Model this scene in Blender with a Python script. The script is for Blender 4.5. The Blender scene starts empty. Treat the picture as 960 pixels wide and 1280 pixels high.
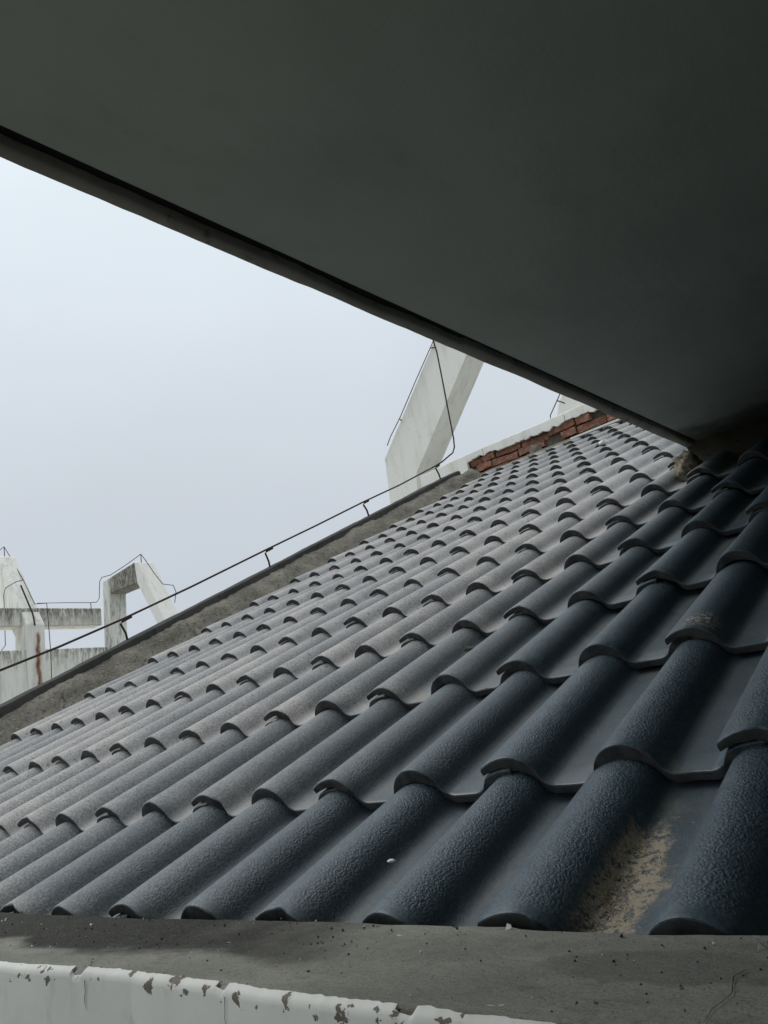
import bpy, bmesh, math, random
import numpy as np
from mathutils import Vector, Matrix, noise as mnoise

# ------------------------------------------------------------------ camera
SLOPE = math.radians(22.5)
CAM = np.array([0.2736, -0.5560, 0.1907])
RC = np.array([[0.7473, 0.6451, -0.1597], [-0.2841, 0.0928, -0.9543], [-0.6008, 0.7585, 0.2526]])  # rows: right, down, forward
_f = RC[2] / np.linalg.norm(RC[2]); _r = RC[0] - _f * RC[0].dot(_f); _r /= np.linalg.norm(_r)
RC = np.stack([_r, np.cross(_f, _r), _f])
FPX = 1013.2                                              # focal length in photo pixels (960 x 1280)
scene = bpy.context.scene
col = scene.collection
cam_d = bpy.data.cameras.new('camera'); cam = bpy.data.objects.new('camera', cam_d); col.objects.link(cam)
cam_d.sensor_fit = 'VERTICAL'; cam_d.sensor_height = 36.0; cam_d.lens = 36.0 * FPX / 1280.0
cam_d.clip_start = 0.02; cam_d.clip_end = 4000
M3 = Matrix([[RC[0][i], -RC[1][i], -RC[2][i]] for i in range(3)])
cam.matrix_world = Matrix.Translation(Vector(CAM)) @ M3.to_4x4()
scene.camera = cam

# ------------------------------------------------------------------ sky and sun
SUN_EL, SUN_AZ = math.radians(55), math.radians(-112)     # azimuth measured from +y towards +x
world = bpy.data.worlds.new('World'); scene.world = world; world.use_nodes = True
wt = world.node_tree; wt.nodes.clear()
def wn(t, **k):
    n = wt.nodes.new(t)
    for a, b in k.items(): setattr(n, a, b)
    return n
sky = wn('ShaderNodeTexSky', sky_type='NISHITA', sun_disc=False)
sky.sun_elevation = SUN_EL; sky.sun_rotation = SUN_AZ; sky.dust_density = 2.0; sky.air_density = 1.0
tc = wn('ShaderNodeTexCoord'); sep = wn('ShaderNodeSeparateXYZ'); wt.links.new(tc.outputs['Generated'], sep.inputs[0])
mr = wn('ShaderNodeMapRange'); mr.inputs[1].default_value = 0.0; mr.inputs[2].default_value = 1.0
wt.links.new(sep.outputs[2], mr.inputs[0])
cr = wn('ShaderNodeValToRGB'); wt.links.new(mr.outputs[0], cr.inputs[0])      # overcast: brighter overhead, greyer at the horizon
el = cr.color_ramp.elements
el[0].position = 0.0; el[0].color = (0.54 / 1.4, 0.59 / 1.4, 0.655 / 1.4, 1)
el[1].position = 1.0; el[1].color = (1.0, 1.0, 1.0, 1)
e2 = el.new(0.30); e2.color = (0.635 / 1.4, 0.685 / 1.4, 0.745 / 1.4, 1)
e3 = el.new(0.60); e3.color = (0.79 / 1.4, 0.87 / 1.4, 0.93 / 1.4, 1)
nz = wn('ShaderNodeTexNoise'); nz.inputs['Scale'].default_value = 2.2; nz.inputs['Detail'].default_value = 5; nz.inputs['Roughness'].default_value = 0.45
wt.links.new(tc.outputs['Generated'], nz.inputs['Vector'])
m2 = wn('ShaderNodeMapRange'); m2.inputs[1].default_value = 0.3; m2.inputs[2].default_value = 0.7; m2.inputs[3].default_value = 0.94; m2.inputs[4].default_value = 1.04
wt.links.new(nz.outputs[0], m2.inputs[0])
sc = wn('ShaderNodeVectorMath', operation='SCALE'); wt.links.new(cr.outputs[0], sc.inputs[0]); wt.links.new(m2.outputs[0], sc.inputs['Scale'])
sc2 = wn('ShaderNodeVectorMath', operation='SCALE'); sc2.inputs['Scale'].default_value = 14.0; wt.links.new(sc.outputs[0], sc2.inputs[0])
mx = wn('ShaderNodeMix', data_type='RGBA'); mx.inputs[0].default_value = 0.95      # a little clear sky above the cloud
wt.links.new(sky.outputs[0], mx.inputs[6]); wt.links.new(sc2.outputs[0], mx.inputs[7])
bg = wn('ShaderNodeBackground'); bg.inputs[1].default_value = 0.1; wt.links.new(mx.outputs[2], bg.inputs[0])
wo = wn('ShaderNodeOutputWorld'); wt.links.new(bg.outputs[0], wo.inputs[0])
sun_d = bpy.data.lights.new('sun', 'SUN'); sun_d.energy = 1.3; sun_d.angle = math.radians(30); sun_d.color = (1, 0.97, 0.93)
sun = bpy.data.objects.new('sun', sun_d); col.objects.link(sun)
sdir = Vector((math.sin(SUN_AZ) * math.cos(SUN_EL), math.cos(SUN_AZ) * math.cos(SUN_EL), math.sin(SUN_EL)))
sun.rotation_euler = sdir.to_track_quat('Z', 'Y').to_euler(); sun.location = (-4, -3, 12)
scene.view_settings.view_transform = 'Standard'; scene.view_settings.look = 'None'
scene.view_settings.exposure = 0.0; scene.view_settings.gamma = 1.0; scene.view_settings.use_curve_mapping = False
scene.cycles.use_denoising = True
scene.cycles.max_bounces = 8; scene.cycles.diffuse_bounces = 5

# ------------------------------------------------------------------ helpers
def ray(x, y):
    return RC.T @ np.array([(x - 480) / FPX, (y - 640) / FPX, 1.0])
def at_y(x, y, Y):
    d = ray(x, y); return CAM + (Y - CAM[1]) / d[1] * d
def at_x(x, y, X):
    d = ray(x, y); return CAM + (X - CAM[0]) / d[0] * d
CS, SN = math.cos(SLOPE), math.sin(SLOPE)
def roof(u, v, n=0.0):                                    # along the eaves, up the slope, off the tile crests
    return Vector((u, v * CS - n * SN, v * SN + n * CS))
NRM = np.array([0, -SN, CS])
def at_roof(x, y, n=0.0):
    d = ray(x, y); t = (n - CAM.dot(NRM)) / d.dot(NRM); return CAM + t * d
ROOF_M = Matrix(((1, 0, 0), (0, CS, -SN), (0, SN, CS))).to_4x4()

def link(name, me, mat=None, parent=None):
    o = bpy.data.objects.new(name, me); col.objects.link(o)
    if mat and me is not None: me.materials.append(mat)
    if parent is not None: o.parent = parent
    return o
def tag(o, label, cat, group=None):
    o['label'] = label; o['category'] = cat
    if group: o['group'] = group
    return o
def empty(name, loc=(0, 0, 0)):
    o = bpy.data.objects.new(name, None); col.objects.link(o); o.location = loc; o.empty_display_size = 0.1; return o
def from_bm(name, bm, mat, parent=None, smooth=None):
    bmesh.ops.recalc_face_normals(bm, faces=bm.faces)
    me = bpy.data.meshes.new(name); bm.to_mesh(me); bm.free()
    if smooth is not None:
        me.shade_smooth(); me.set_sharp_from_angle(angle=math.radians(smooth))
    o = link(name, me, mat)
    if parent is not None:
        o.parent = parent; o.matrix_parent_inverse = Matrix.Translation(-Vector(parent.location))
    return o
def box(bm, x0, x1, y0, y1, z0, z1):
    v = [bm.verts.new((x, y, z)) for z in (z0, z1) for x, y in ((x0, y0), (x1, y0), (x1, y1), (x0, y1))]
    for q in ((0, 3, 2, 1), (4, 5, 6, 7), (0, 1, 5, 4), (1, 2, 6, 5), (2, 3, 7, 6), (3, 0, 4, 7)):
        bm.faces.new([v[i] for i in q])
    return v
def prism(bm, pts, off):
    a = [bm.verts.new(p) for p in pts]; b = [bm.verts.new(Vector(p) + Vector(off)) for p in pts]
    n = len(a); bm.faces.new(a); bm.faces.new(b[::-1])
    for i in range(n): bm.faces.new((a[i], a[(i + 1) % n], b[(i + 1) % n], b[i]))
def tube(bm, pts, r, seg=8):
    pts = [Vector(p) for p in pts]; rings = []
    for i, p in enumerate(pts):
        d = (pts[min(i + 1, len(pts) - 1)] - pts[max(i - 1, 0)]).normalized()
        a = d.cross(Vector((0.31, 0.2, 0.93))).normalized(); b = d.cross(a)
        rings.append([bm.verts.new(p + (a * math.cos(t) + b * math.sin(t)) * r) for t in [2 * math.pi * k / seg for k in range(seg)]])
    for i in range(len(rings) - 1):
        for k in range(seg): bm.faces.new((rings[i][k], rings[i][(k + 1) % seg], rings[i + 1][(k + 1) % seg], rings[i + 1][k]))
    bm.faces.new(rings[0][::-1]); bm.faces.new(rings[-1])
def bevel(bm, w, seg=1):
    bmesh.ops.bevel(bm, geom=[e for e in bm.edges], offset=w, segments=seg, affect='EDGES', clamp_overlap=True)
def rough(bm, amp, scale, cuts=0):
    if cuts: bmesh.ops.subdivide_edges(bm, edges=bm.edges[:], cuts=cuts, use_grid_fill=True)
    for v in bm.verts:
        n = mnoise.noise_vector(v.co * scale); v.co += n * amp
def lump(bm, c, r, seed, sub=3, flat=(1, 1, 1)):
    s = bmesh.ops.create_icosphere(bm, subdivisions=sub, radius=1.0)
    for v in s['verts']:
        d = v.co.copy(); k = 1 + 0.45 * mnoise.noise(d * 1.6 + Vector((seed, 0, 0))) + 0.2 * mnoise.noise(d * 5 + Vector((seed, 3, 0)))
        v.co = Vector((d.x * flat[0], d.y * flat[1], d.z * flat[2])) * r * k + Vector(c)

class Mat:
    def __init__(s, name, rough=0.85, spec=0.3):
        s.m = bpy.data.materials.new(name); s.m.use_nodes = True; s.t = s.m.node_tree
        s.b = s.t.nodes['Principled BSDF']; s.b.inputs['Roughness'].default_value = rough; s.b.inputs['Specular IOR Level'].default_value = spec
        s.pos = s.n('ShaderNodeNewGeometry').outputs['Position']; s.tc = s.n('ShaderNodeTexCoord'); s.obj = s.tc.outputs['Object']
    def n(s, t, **k):
        x = s.t.nodes.new(t)
        for a, b in k.items(): setattr(x, a, b)
        return x
    def set(s, sock, v):
        if isinstance(v, bpy.types.NodeSocket): s.t.links.new(v, sock)
        elif isinstance(v, tuple) and len(v) == 3 and sock.type == 'RGBA': sock.default_value = (*v, 1)
        else: sock.default_value = v
    def noise(s, scale, vec=None, detail=4, rough=0.55, dist=0.0):
        x = s.n('ShaderNodeTexNoise'); s.set(x.inputs['Vector'], vec or s.pos)
        x.inputs['Scale'].default_value = scale; x.inputs['Detail'].default_value = detail; x.inputs['Roughness'].default_value = rough; x.inputs['Distortion'].default_value = dist
        return x.outputs[0]
    def voro(s, scale, vec=None, feature='F1'):
        x = s.n('ShaderNodeTexVoronoi', feature=feature); s.set(x.inputs['Vector'], vec or s.pos); x.inputs['Scale'].default_value = scale; return x.outputs['Distance']
    def rng(s, v, a, b, c=0.0, d=1.0):
        x = s.n('ShaderNodeMapRange'); x.interpolation_type = 'SMOOTHSTEP'; s.set(x.inputs[0], v)
        for i, q in enumerate((a, b, c, d)): x.inputs[i + 1].default_value = q
        return x.outputs[0]
    def mul(s, a, b, op='MULTIPLY'):
        x = s.n('ShaderNodeMath', operation=op); s.set(x.inputs[0], a); s.set(x.inputs[1], b); return x.outputs[0]
    def mix(s, f, a, b):
        x = s.n('ShaderNodeMix', data_type='RGBA'); s.set(x.inputs[0], f); s.set(x.inputs[6], a); s.set(x.inputs[7], b); return x.outputs[2]
    def fmix(s, f, a, b):
        x = s.n('ShaderNodeMix', data_type='FLOAT'); s.set(x.inputs[0], f); s.set(x.inputs[2], a); s.set(x.inputs[3], b); return x.outputs[0]
    def xyz(s, vec):
        x = s.n('ShaderNodeSeparateXYZ'); s.set(x.inputs[0], vec); return x.outputs
    def scale(s, vec, v):
        x = s.n('ShaderNodeVectorMath', operation='MULTIPLY'); s.set(x.inputs[0], vec); x.inputs[1].default_value = v; return x.outputs[0]
    def dist(s, vec, p, v=(1, 1, 1)):
        x = s.n('ShaderNodeVectorMath', operation='SUBTRACT'); s.set(x.inputs[0], vec); x.inputs[1].default_value = p
        y = s.scale(x.outputs[0], v); z = s.n('ShaderNodeVectorMath', operation='LENGTH'); s.set(z.inputs[0], y); return z.outputs['Value']
    def color(s, c): s.set(s.b.inputs['Base Color'], c)
    def rough(s, r): s.set(s.b.inputs['Roughness'], r)
    def bump(s, h, strength=0.5, dist=0.002, prev=None):
        x = s.n('ShaderNodeBump'); s.set(x.inputs['Height'], h); s.set(x.inputs['Strength'], strength); x.inputs['Distance'].default_value = dist
        if prev is not None: s.t.links.new(prev, x.inputs['Normal'])
        s.t.links.new(x.outputs[0], s.b.inputs['Normal']); return x.outputs[0]

# ------------------------------------------------------------------ materials
def tile_material():
    m = Mat('glazed_tile', 0.4, 0.5)
    o = m.xyz(m.obj); p = m.xyz(m.pos)
    oz = m.mul(o[2], m.mul(o[1], 0.0225 / 0.339), 'ADD')        # height in the tile's own section
    rnd = m.n('ShaderNodeObjectInfo').outputs['Random']
    roll = m.rng(oz, -0.040, -0.028)
    # dust and lichen settle where rain reaches the tiles, the ones sheltered by the slab stay blue
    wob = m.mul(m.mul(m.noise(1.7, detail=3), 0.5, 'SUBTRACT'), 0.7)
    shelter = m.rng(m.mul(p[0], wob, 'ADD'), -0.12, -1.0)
    far_ = m.rng(m.mul(m.mul(m.mul(p[1], 0.6), p[0], 'SUBTRACT'), wob, 'ADD'), 0.6, 2.3)  # greyer up the slope: dust, with grazing sky sheen put into the colour
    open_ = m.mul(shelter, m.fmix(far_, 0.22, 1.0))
    patch = m.rng(m.noise(9, detail=6, rough=0.65), 0.32, 0.68)
    fine = m.rng(m.noise(190, detail=3, rough=0.7), 0.35, 0.62)
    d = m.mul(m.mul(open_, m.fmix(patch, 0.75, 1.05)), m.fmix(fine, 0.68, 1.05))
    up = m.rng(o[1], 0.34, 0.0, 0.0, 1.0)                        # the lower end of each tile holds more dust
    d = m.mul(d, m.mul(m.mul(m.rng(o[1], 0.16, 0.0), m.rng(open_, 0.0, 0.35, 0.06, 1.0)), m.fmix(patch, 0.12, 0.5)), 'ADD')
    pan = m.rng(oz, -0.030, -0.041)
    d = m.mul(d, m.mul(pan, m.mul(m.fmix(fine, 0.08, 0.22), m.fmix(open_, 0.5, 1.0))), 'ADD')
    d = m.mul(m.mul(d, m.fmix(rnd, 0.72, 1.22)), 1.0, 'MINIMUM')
    blue = m.mix(rnd, (0.035, 0.066, 0.087), (0.056, 0.088, 0.109))
    blue = m.mix(m.rng(m.noise(40, detail=5), 0.3, 0.75), blue, (0.064, 0.097, 0.117))
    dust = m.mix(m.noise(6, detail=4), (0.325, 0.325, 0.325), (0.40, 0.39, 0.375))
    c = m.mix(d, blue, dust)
    spots = m.rng(m.noise(75, detail=2, rough=0.4), 0.66, 0.72)
    c = m.mix(m.mul(m.mul(spots, open_), 0.5), c, (0.07, 0.066, 0.055))
    sand_at = tuple(at_roof(776, 1102, -0.042))
    sd = m.mul(m.dist(m.pos, sand_at, (1.2, 0.52, 0.5)), m.mul(m.mul(m.noise(26, detail=7, rough=0.75), 0.5, 'SUBTRACT'), 0.13), 'ADD')
    sand = m.rng(sd, 0.056, 0.036)
    sand = m.mul(m.mul(sand, m.rng(m.noise(120, detail=4, rough=0.75), 0.40, 0.50)), m.rng(oz, -0.016, -0.032))
    s2_at = tuple(at_roof(878, 768, 0.0))
    s2 = m.mul(m.rng(m.mul(m.dist(m.pos, s2_at), m.mul(m.noise(40, detail=4), 0.04), 'ADD'), 0.06, 0.03), m.rng(m.noise(140, detail=3), 0.45, 0.6))
    c = m.mix(m.mul(sand, s2, 'MAXIMUM'), c, m.mix(m.noise(400, detail=2), (0.30, 0.26, 0.20), (0.48, 0.425, 0.335)))
    spk = m.rng(m.noise(280, detail=2, rough=0.6), 0.36, 0.64, 0.78, 1.24)  # lights and darks of the orange-peel relief, painted into the roll colour
    spv = m.n('ShaderNodeVectorMath', operation='SCALE'); m.set(spv.inputs[0], c); m.set(spv.inputs['Scale'], m.fmix(roll, 1.0, spk)); c = spv.outputs[0]
    c = m.mix(m.mul(m.mul(pan, m.rng(m.noise(8, detail=6, rough=0.7), 0.46, 0.72)), m.fmix(fine, 0.15, 0.5)), c, (0.20, 0.185, 0.155))
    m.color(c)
    dd = m.mul(d, sand, 'MAXIMUM')
    band = m.mul(m.rng(o[1], 0.043, 0.039), m.rng(oz, -0.036, -0.041))
    m.rough(m.fmix(dd, m.fmix(band, 0.50, 0.30), 0.9))
    m.set(m.b.inputs['Specular IOR Level'], m.fmix(dd, 0.5, 0.2))
    flat = m.rng(o[1], 0.010, 0.038)
    peel = m.mul(m.rng(m.noise(370, detail=1.2, rough=0.5), 0.34, 0.66), m.mul(m.fmix(roll, flat, m.rng(o[1], 0.004, 0.03)), m.fmix(roll, 0.22, 1.0)))
    b1 = m.bump(peel, m.fmix(dd, 0.75, 0.7), 0.0008)
    b1 = m.bump(m.mul(m.noise(150, detail=3, rough=0.6), m.fmix(roll, 0.3, 1.0)), 0.35, 0.0012, b1)
    grain = m.mul(m.noise(850, detail=2), m.fmix(flat, 0.15, 1.0))
    b2 = m.bump(grain, 0.5, 0.0007, b1)
    m.bump(m.mul(m.noise(25, detail=4), m.mul(sand, m.noise(300, detail=3)), 'ADD'), 0.3, 0.003, b2)
    return m.m
def nose_material():
    m = Mat('unglazed_tile_nose', 0.85, 0.25)
    m.color(m.mix(m.rng(m.noise(45, detail=6, rough=0.7), 0.35, 0.65), (0.034, 0.038, 0.040), (0.075, 0.074, 0.069)))
    m.bump(m.noise(220, detail=4), 0.4, 0.0012); return m.m
def concrete_mat(name, c0, c1, c2, bump=0.003, sc=1.0, r=0.9, moss=None, speck=0.0):
    m = Mat(name, r, 0.2)
    a = m.rng(m.noise(6 * sc, detail=8, rough=0.65), 0.3, 0.7)
    c = m.mix(a, c0, c1)
    c = m.mix(m.rng(m.noise(22 * sc, detail=6, rough=0.7), 0.55, 0.72), c, c2)
    c = m.mix(m.mul(m.rng(m.noise(180 * sc, detail=3), 0.55, 0.7), 0.4), c, c0)
    c = m.mix(m.rng(m.noise(75 * sc, detail=4, rough=0.75), 0.50, 0.66, 0.0, speck), c, c2); c = m.mix(m.rng(m.noise(95 * sc, detail=4, rough=0.75), 0.56, 0.68, 0.0, speck), c, tuple(min(1, q * 1.5) for q in c1))
    if moss: c = m.mix(m.mul(m.rng(m.noise(3.2 * sc, detail=6, rough=0.6), 0.5, 0.66), 0.85), c, moss)
    m.color(c)
    b = m.bump(m.noise(30 * sc, detail=8, rough=0.7), 0.5, bump)
    m.bump(m.noise(260 * sc, detail=4, rough=0.7), 0.35, bump * 0.25, b)
    return m.m
def plaster_mat(name, base, stain, streak=0.5, rust=None, mould=0.0, top=None):
    m = Mat(name, 0.85, 0.25)
    s = m.rng(m.noise(5, m.scale(m.pos, (2.2, 2.2, 0.35)), 8, 0.6), 0.45, 0.75)
    c = m.mix(m.mul(s, streak), base, stain)
    c = m.mix(m.mul(m.rng(m.noise(14, detail=8, rough=0.7), 0.56, 0.70), 0.45), c, stain)
    if mould:
        k = m.rng(m.noise(9, m.scale(m.pos, (2.4, 2.4, 0.55)), 9, 0.72), 0.56 - 0.22 * mould, 0.74 - 0.2 * mould)
        k2 = m.rng(m.noise(30, m.scale(m.pos, (2.4, 2.4, 0.6)), 6, 0.7), 0.54 - 0.12 * mould, 0.68 - 0.1 * mould)
        if top: k = m.mul(k, m.rng(m.mul(m.xyz(m.pos)[2], m.mul(m.noise(14, m.scale(m.pos, (1, 1, 0.05)), 4), 0.35), 'ADD'), top - 0.15, top + 0.20))
        c = m.mix(m.mul(k, 0.7), c, (0.22, 0.21, 0.18)); c = m.mix(m.mul(m.mul(k, k2), 0.85), c, (0.07, 0.068, 0.058))
    if rust is not None:
        x = m.xyz(m.pos); dd = m.mul(m.mul(m.mul(x[1], rust[0], 'SUBTRACT'), m.mul(m.mul(m.noise(5, detail=5), 0.5, 'SUBTRACT'), 0.09), 'ADD'), 0.0, 'ADD')
        w = m.rng(m.n_abs(dd), 0.045, 0.008)
        w = m.mul(w, m.rng(x[2], rust[1] + 0.02, rust[1] - 0.05))
        c = m.mix(m.mul(w, m.rng(m.noise(9, m.scale(m.pos, (3, 3, .6))), .3, .6, .65, 1.0)), c, (0.20, 0.065, 0.018))
    m.color(c)
    m.bump(m.noise(40, detail=8, rough=0.65), 0.3, 0.003)
    return m.m
Mat.n_abs = lambda s, v: s.mul(v, 0.0, 'ABSOLUTE')
M = {}
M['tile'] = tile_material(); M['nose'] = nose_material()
M['white'] = plaster_mat('white_render', (0.83, 0.83, 0.785), (0.55, 0.53, 0.44), 0.5)
M['white_side'] = M['white']
M['mouldy'] = plaster_mat('mouldy_white_render', (0.74, 0.74, 0.70), (0.42, 0.41, 0.34), 0.7, None, 0.35)
M['mouldy2'] = plaster_mat('streaked_render', (0.72, 0.71, 0.66), (0.36, 0.35, 0.28), 0.8, None, 0.62)
M['mouldier'] = plaster_mat('black_stained_render', (0.62, 0.60, 0.53), (0.30, 0.29, 0.23), 0.8, None, 1.15)
M['mortar'] = concrete_mat('verge_mortar', (0.11, 0.104, 0.086), (0.235, 0.222, 0.185), (0.05, 0.048, 0.04), 0.02, 1.0, speck=0.8)
M['pale_mortar'] = concrete_mat('pale_mortar', (0.30, 0.265, 0.20), (0.42, 0.375, 0.29), (0.17, 0.15, 0.115), 0.012)
M['lump'] = concrete_mat('brown_mortar', (0.19, 0.165, 0.125), (0.27, 0.24, 0.185), (0.09, 0.08, 0.062), 0.012, speck=0.6)
M['coping'] = concrete_mat('dark_coping', (0.030, 0.031, 0.030), (0.055, 0.053, 0.048), (0.018, 0.018, 0.018), 0.004)
def soffit_mat():
    m = Mat('grey_soffit_paint', 0.85, 0.2); p = m.xyz(m.pos)
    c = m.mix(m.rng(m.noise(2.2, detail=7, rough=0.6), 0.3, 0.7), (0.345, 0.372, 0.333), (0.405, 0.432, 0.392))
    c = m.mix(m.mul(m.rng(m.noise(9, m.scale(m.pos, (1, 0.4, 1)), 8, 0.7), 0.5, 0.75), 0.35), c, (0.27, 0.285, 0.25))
    stain_shade = m.rng(m.mul(p[1], m.mul(m.mul(m.noise(7, detail=7, rough=0.65), 0.5, 'SUBTRACT'), 1.1), 'ADD'), 1.75, 2.2)  # mottled stains, plus shade painted in towards the roof seam
    c = m.mix(m.mul(stain_shade, 0.75), c, (0.09, 0.088, 0.072)); m.color(c)
    b = m.bump(m.noise(11, m.scale(m.pos, (1, 0.35, 1)), 6, 0.6), 0.5, 0.006)
    m.bump(m.noise(140, detail=5, rough=0.7), 0.35, 0.001, b); return m.m
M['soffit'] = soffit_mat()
M['slab_edge'] = concrete_mat('weathered_slab_edge', (0.21, 0.20, 0.175), (0.30, 0.285, 0.25), (0.10, 0.095, 0.08), 0.004)
M['groove'] = concrete_mat('recess_shade', (0.012, 0.012, 0.011), (0.02, 0.02, 0.018), (0.01, 0.01, 0.01), 0.002)  # near-black colour painting the shade inside the groove and cracks
M['seam'] = concrete_mat('dark_mortar', (0.05, 0.045, 0.036), (0.09, 0.078, 0.06), (0.028, 0.026, 0.022), 0.008)  # very dark brown mortar, roughly even in tone
M['steel'] = concrete_mat('rusty_steel', (0.035, 0.027, 0.022), (0.06, 0.04, 0.03), (0.025, 0.022, 0.02), 0.001, 4)
M['brickcore'] = concrete_mat('crumbling_mortar', (0.13, 0.115, 0.095), (0.20, 0.175, 0.145), (0.06, 0.052, 0.045), 0.012, 2)
M['ground'] = concrete_mat('ground', (0.06, 0.07, 0.04), (0.10, 0.095, 0.075), (0.05, 0.05, 0.045), 0.01, 0.05)
M['floor'] = concrete_mat('terrace_floor', (0.20, 0.20, 0.185), (0.26, 0.255, 0.235), (0.14, 0.14, 0.13), 0.002)
def brick_mat():
    m = Mat('old_brick', 0.95, 0.1); rnd = m.n('ShaderNodeObjectInfo').outputs['Random']
    c = m.mix(rnd, (0.27, 0.105, 0.062), (0.38, 0.155, 0.09))
    c = m.mix(m.rng(m.noise(28, detail=7, rough=0.7), 0.38, 0.66), c, (0.15, 0.11, 0.09))
    c = m.mix(m.rng(m.noise(45, detail=5), 0.52, 0.66), c, (0.27, 0.23, 0.19)); m.color(c)
    m.bump(m.noise(60, detail=7, rough=0.7), 0.7, 0.008); return m.m
M['brick'] = brick_mat()
def sill_mat():
    m = Mat('sill_concrete', 0.92, 0.2); p = m.xyz(m.pos)
    c = m.mix(m.rng(m.noise(9, m.scale(m.pos, (0.5, 1.6, 1)), 8, 0.62), 0.3, 0.7), (0.185, 0.190, 0.165), (0.27, 0.272, 0.240))
    c = m.mix(m.mul(m.rng(m.noise(30, detail=8, rough=0.7), 0.52, 0.7), 0.6), c, (0.14, 0.143, 0.125))
    # black mould along the outer side at the left
    k = m.mul(m.rng(m.mul(p[0], m.mul(m.mul(m.noise(5, detail=5), 0.5, 'SUBTRACT'), 0.5), 'ADD'), -0.20, -0.46), m.rng(m.mul(p[1], m.mul(m.mul(m.noise(14, m.scale(m.pos, (0.5, 1, 1)), 6), 0.5, 'SUBTRACT'), 0.14), 'ADD'), -0.085, -0.05))
    c = m.mix(m.mul(k, 0.96), c, (0.020, 0.021, 0.017))
    # damp patch and flecks of white paint
    d2 = m.mul(m.dist(m.pos, (0.03, -0.035, 0.01), (0.75, 2.0, 1)), m.mul(m.mul(m.noise(20, detail=5), 0.5, 'SUBTRACT'), 0.08), 'ADD')
    c = m.mix(m.mul(m.rng(d2, 0.075, 0.055), 0.5), c, (0.075, 0.078, 0.068))
    fl = m.rng(m.noise(55, m.scale(m.pos, (0.6, 1.3, 1)), 3, 0.5), 0.735, 0.76)
    c = m.mix(m.mul(fl, 0.8), c, (0.50, 0.50, 0.47))
    c = m.mix(m.rng(m.mul(p[1], m.mul(m.mul(m.noise(40), 0.5, 'SUBTRACT'), 0.012), 'ADD'), -0.131, -0.138), c, (0.105, 0.092, 0.072))
    c = m.mix(m.mul(m.rng(m.noise(420, detail=3, rough=0.8), 0.52, 0.66), 0.55), c, (0.08, 0.08, 0.072))
    c = m.mix(m.mul(m.rng(m.noise(520, detail=2, rough=0.8), 0.60, 0.70), 0.5), c, (0.36, 0.355, 0.33))
    c = m.mix(m.mul(m.rng(m.noise(70, m.scale(m.pos, (0.5, 1.4, 1)), 6, 0.75), 0.55, 0.72), 0.45), c, (0.09, 0.09, 0.08))
    m.color(c)
    b = m.bump(m.noise(22, m.scale(m.pos, (0.6, 1.3, 1)), 8, 0.68), 0.7, 0.008)
    b = m.bump(m.rng(m.voro(95), 0.0, 0.22), 0.35, 0.0016, b)
    m.bump(m.noise(480, detail=4, rough=0.75), 0.6, 0.0014, b); return m.m
M['sill'] = sill_mat()
def paint_mat(chips=False):
    m = Mat('chipped_white_paint', 0.6, 0.3)
    c = m.mix(m.mul(m.rng(m.noise(6, m.scale(m.pos, (1.5, 1, 0.8)), 7, 0.6), 0.4, 0.75), 0.4), (0.63, 0.645, 0.61), (0.47, 0.48, 0.44))
    c = m.mix(m.mul(m.rng(m.noise(40, m.scale(m.pos, (1.2, 1, 0.6)), 5), 0.56, 0.72), 0.25), c, (0.36, 0.355, 0.30))
    h = m.noise(35, detail=6)
    if chips:
        z = m.xyz(m.pos)[2]
        e = m.mul(m.rng(z, 0.000, 0.012), m.rng(z, 0.0230, 0.0190, 0.35, 1.0))
        k = m.rng(m.mul(m.noise(52, m.scale(m.pos, (1, 1, 1.3)), 5, 0.6), m.mul(e, 0.15), 'ADD'), 0.722, 0.742)
        c = m.mix(k, c, m.mix(m.noise(160, detail=4), (0.075, 0.066, 0.05), (0.17, 0.15, 0.12)))
        h = m.mul(h, m.mul(k, 1.5), 'SUBTRACT')
    m.color(c); m.bump(h, 0.35, 0.002); return m.m
M['paint_edge'] = paint_mat(True)
M['paint'] = paint_mat()

# ------------------------------------------------------------------ ground, terrace and the building under the roof
GROUND = -12.0
bm = bmesh.new(); box(bm, -1500, 1500, -1500, 1500, GROUND - 0.5, GROUND)
g = from_bm('ground', bm, M['ground']); g['kind'] = 'structure'
RIDGE_Y = 4.97; VERGE_X = -3.14; ROOF_R = 1.55
bm = bmesh.new()
prism(bm, [(VERGE_X, -0.135, GROUND), (VERGE_X, 0.04, -0.10), (VERGE_X, RIDGE_Y, RIDGE_Y * math.tan(SLOPE) - 0.10), (VERGE_X, RIDGE_Y + 0.3, RIDGE_Y * math.tan(SLOPE) - 0.10), (VERGE_X, RIDGE_Y + 0.3, GROUND)], (ROOF_R - VERGE_X + 0.2, 0, 0))
b = empty('building'); tag(b, 'white rendered building carrying the blue tiled roof', 'building')
from_bm('wall', bm, M['white'], b)
bm = bmesh.new(); box(bm, -1.9, 1.75, -2.6, -0.135, -1.15, -0.95)
g = from_bm('terrace_floor', bm, M['floor']); g['kind'] = 'structure'

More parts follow.
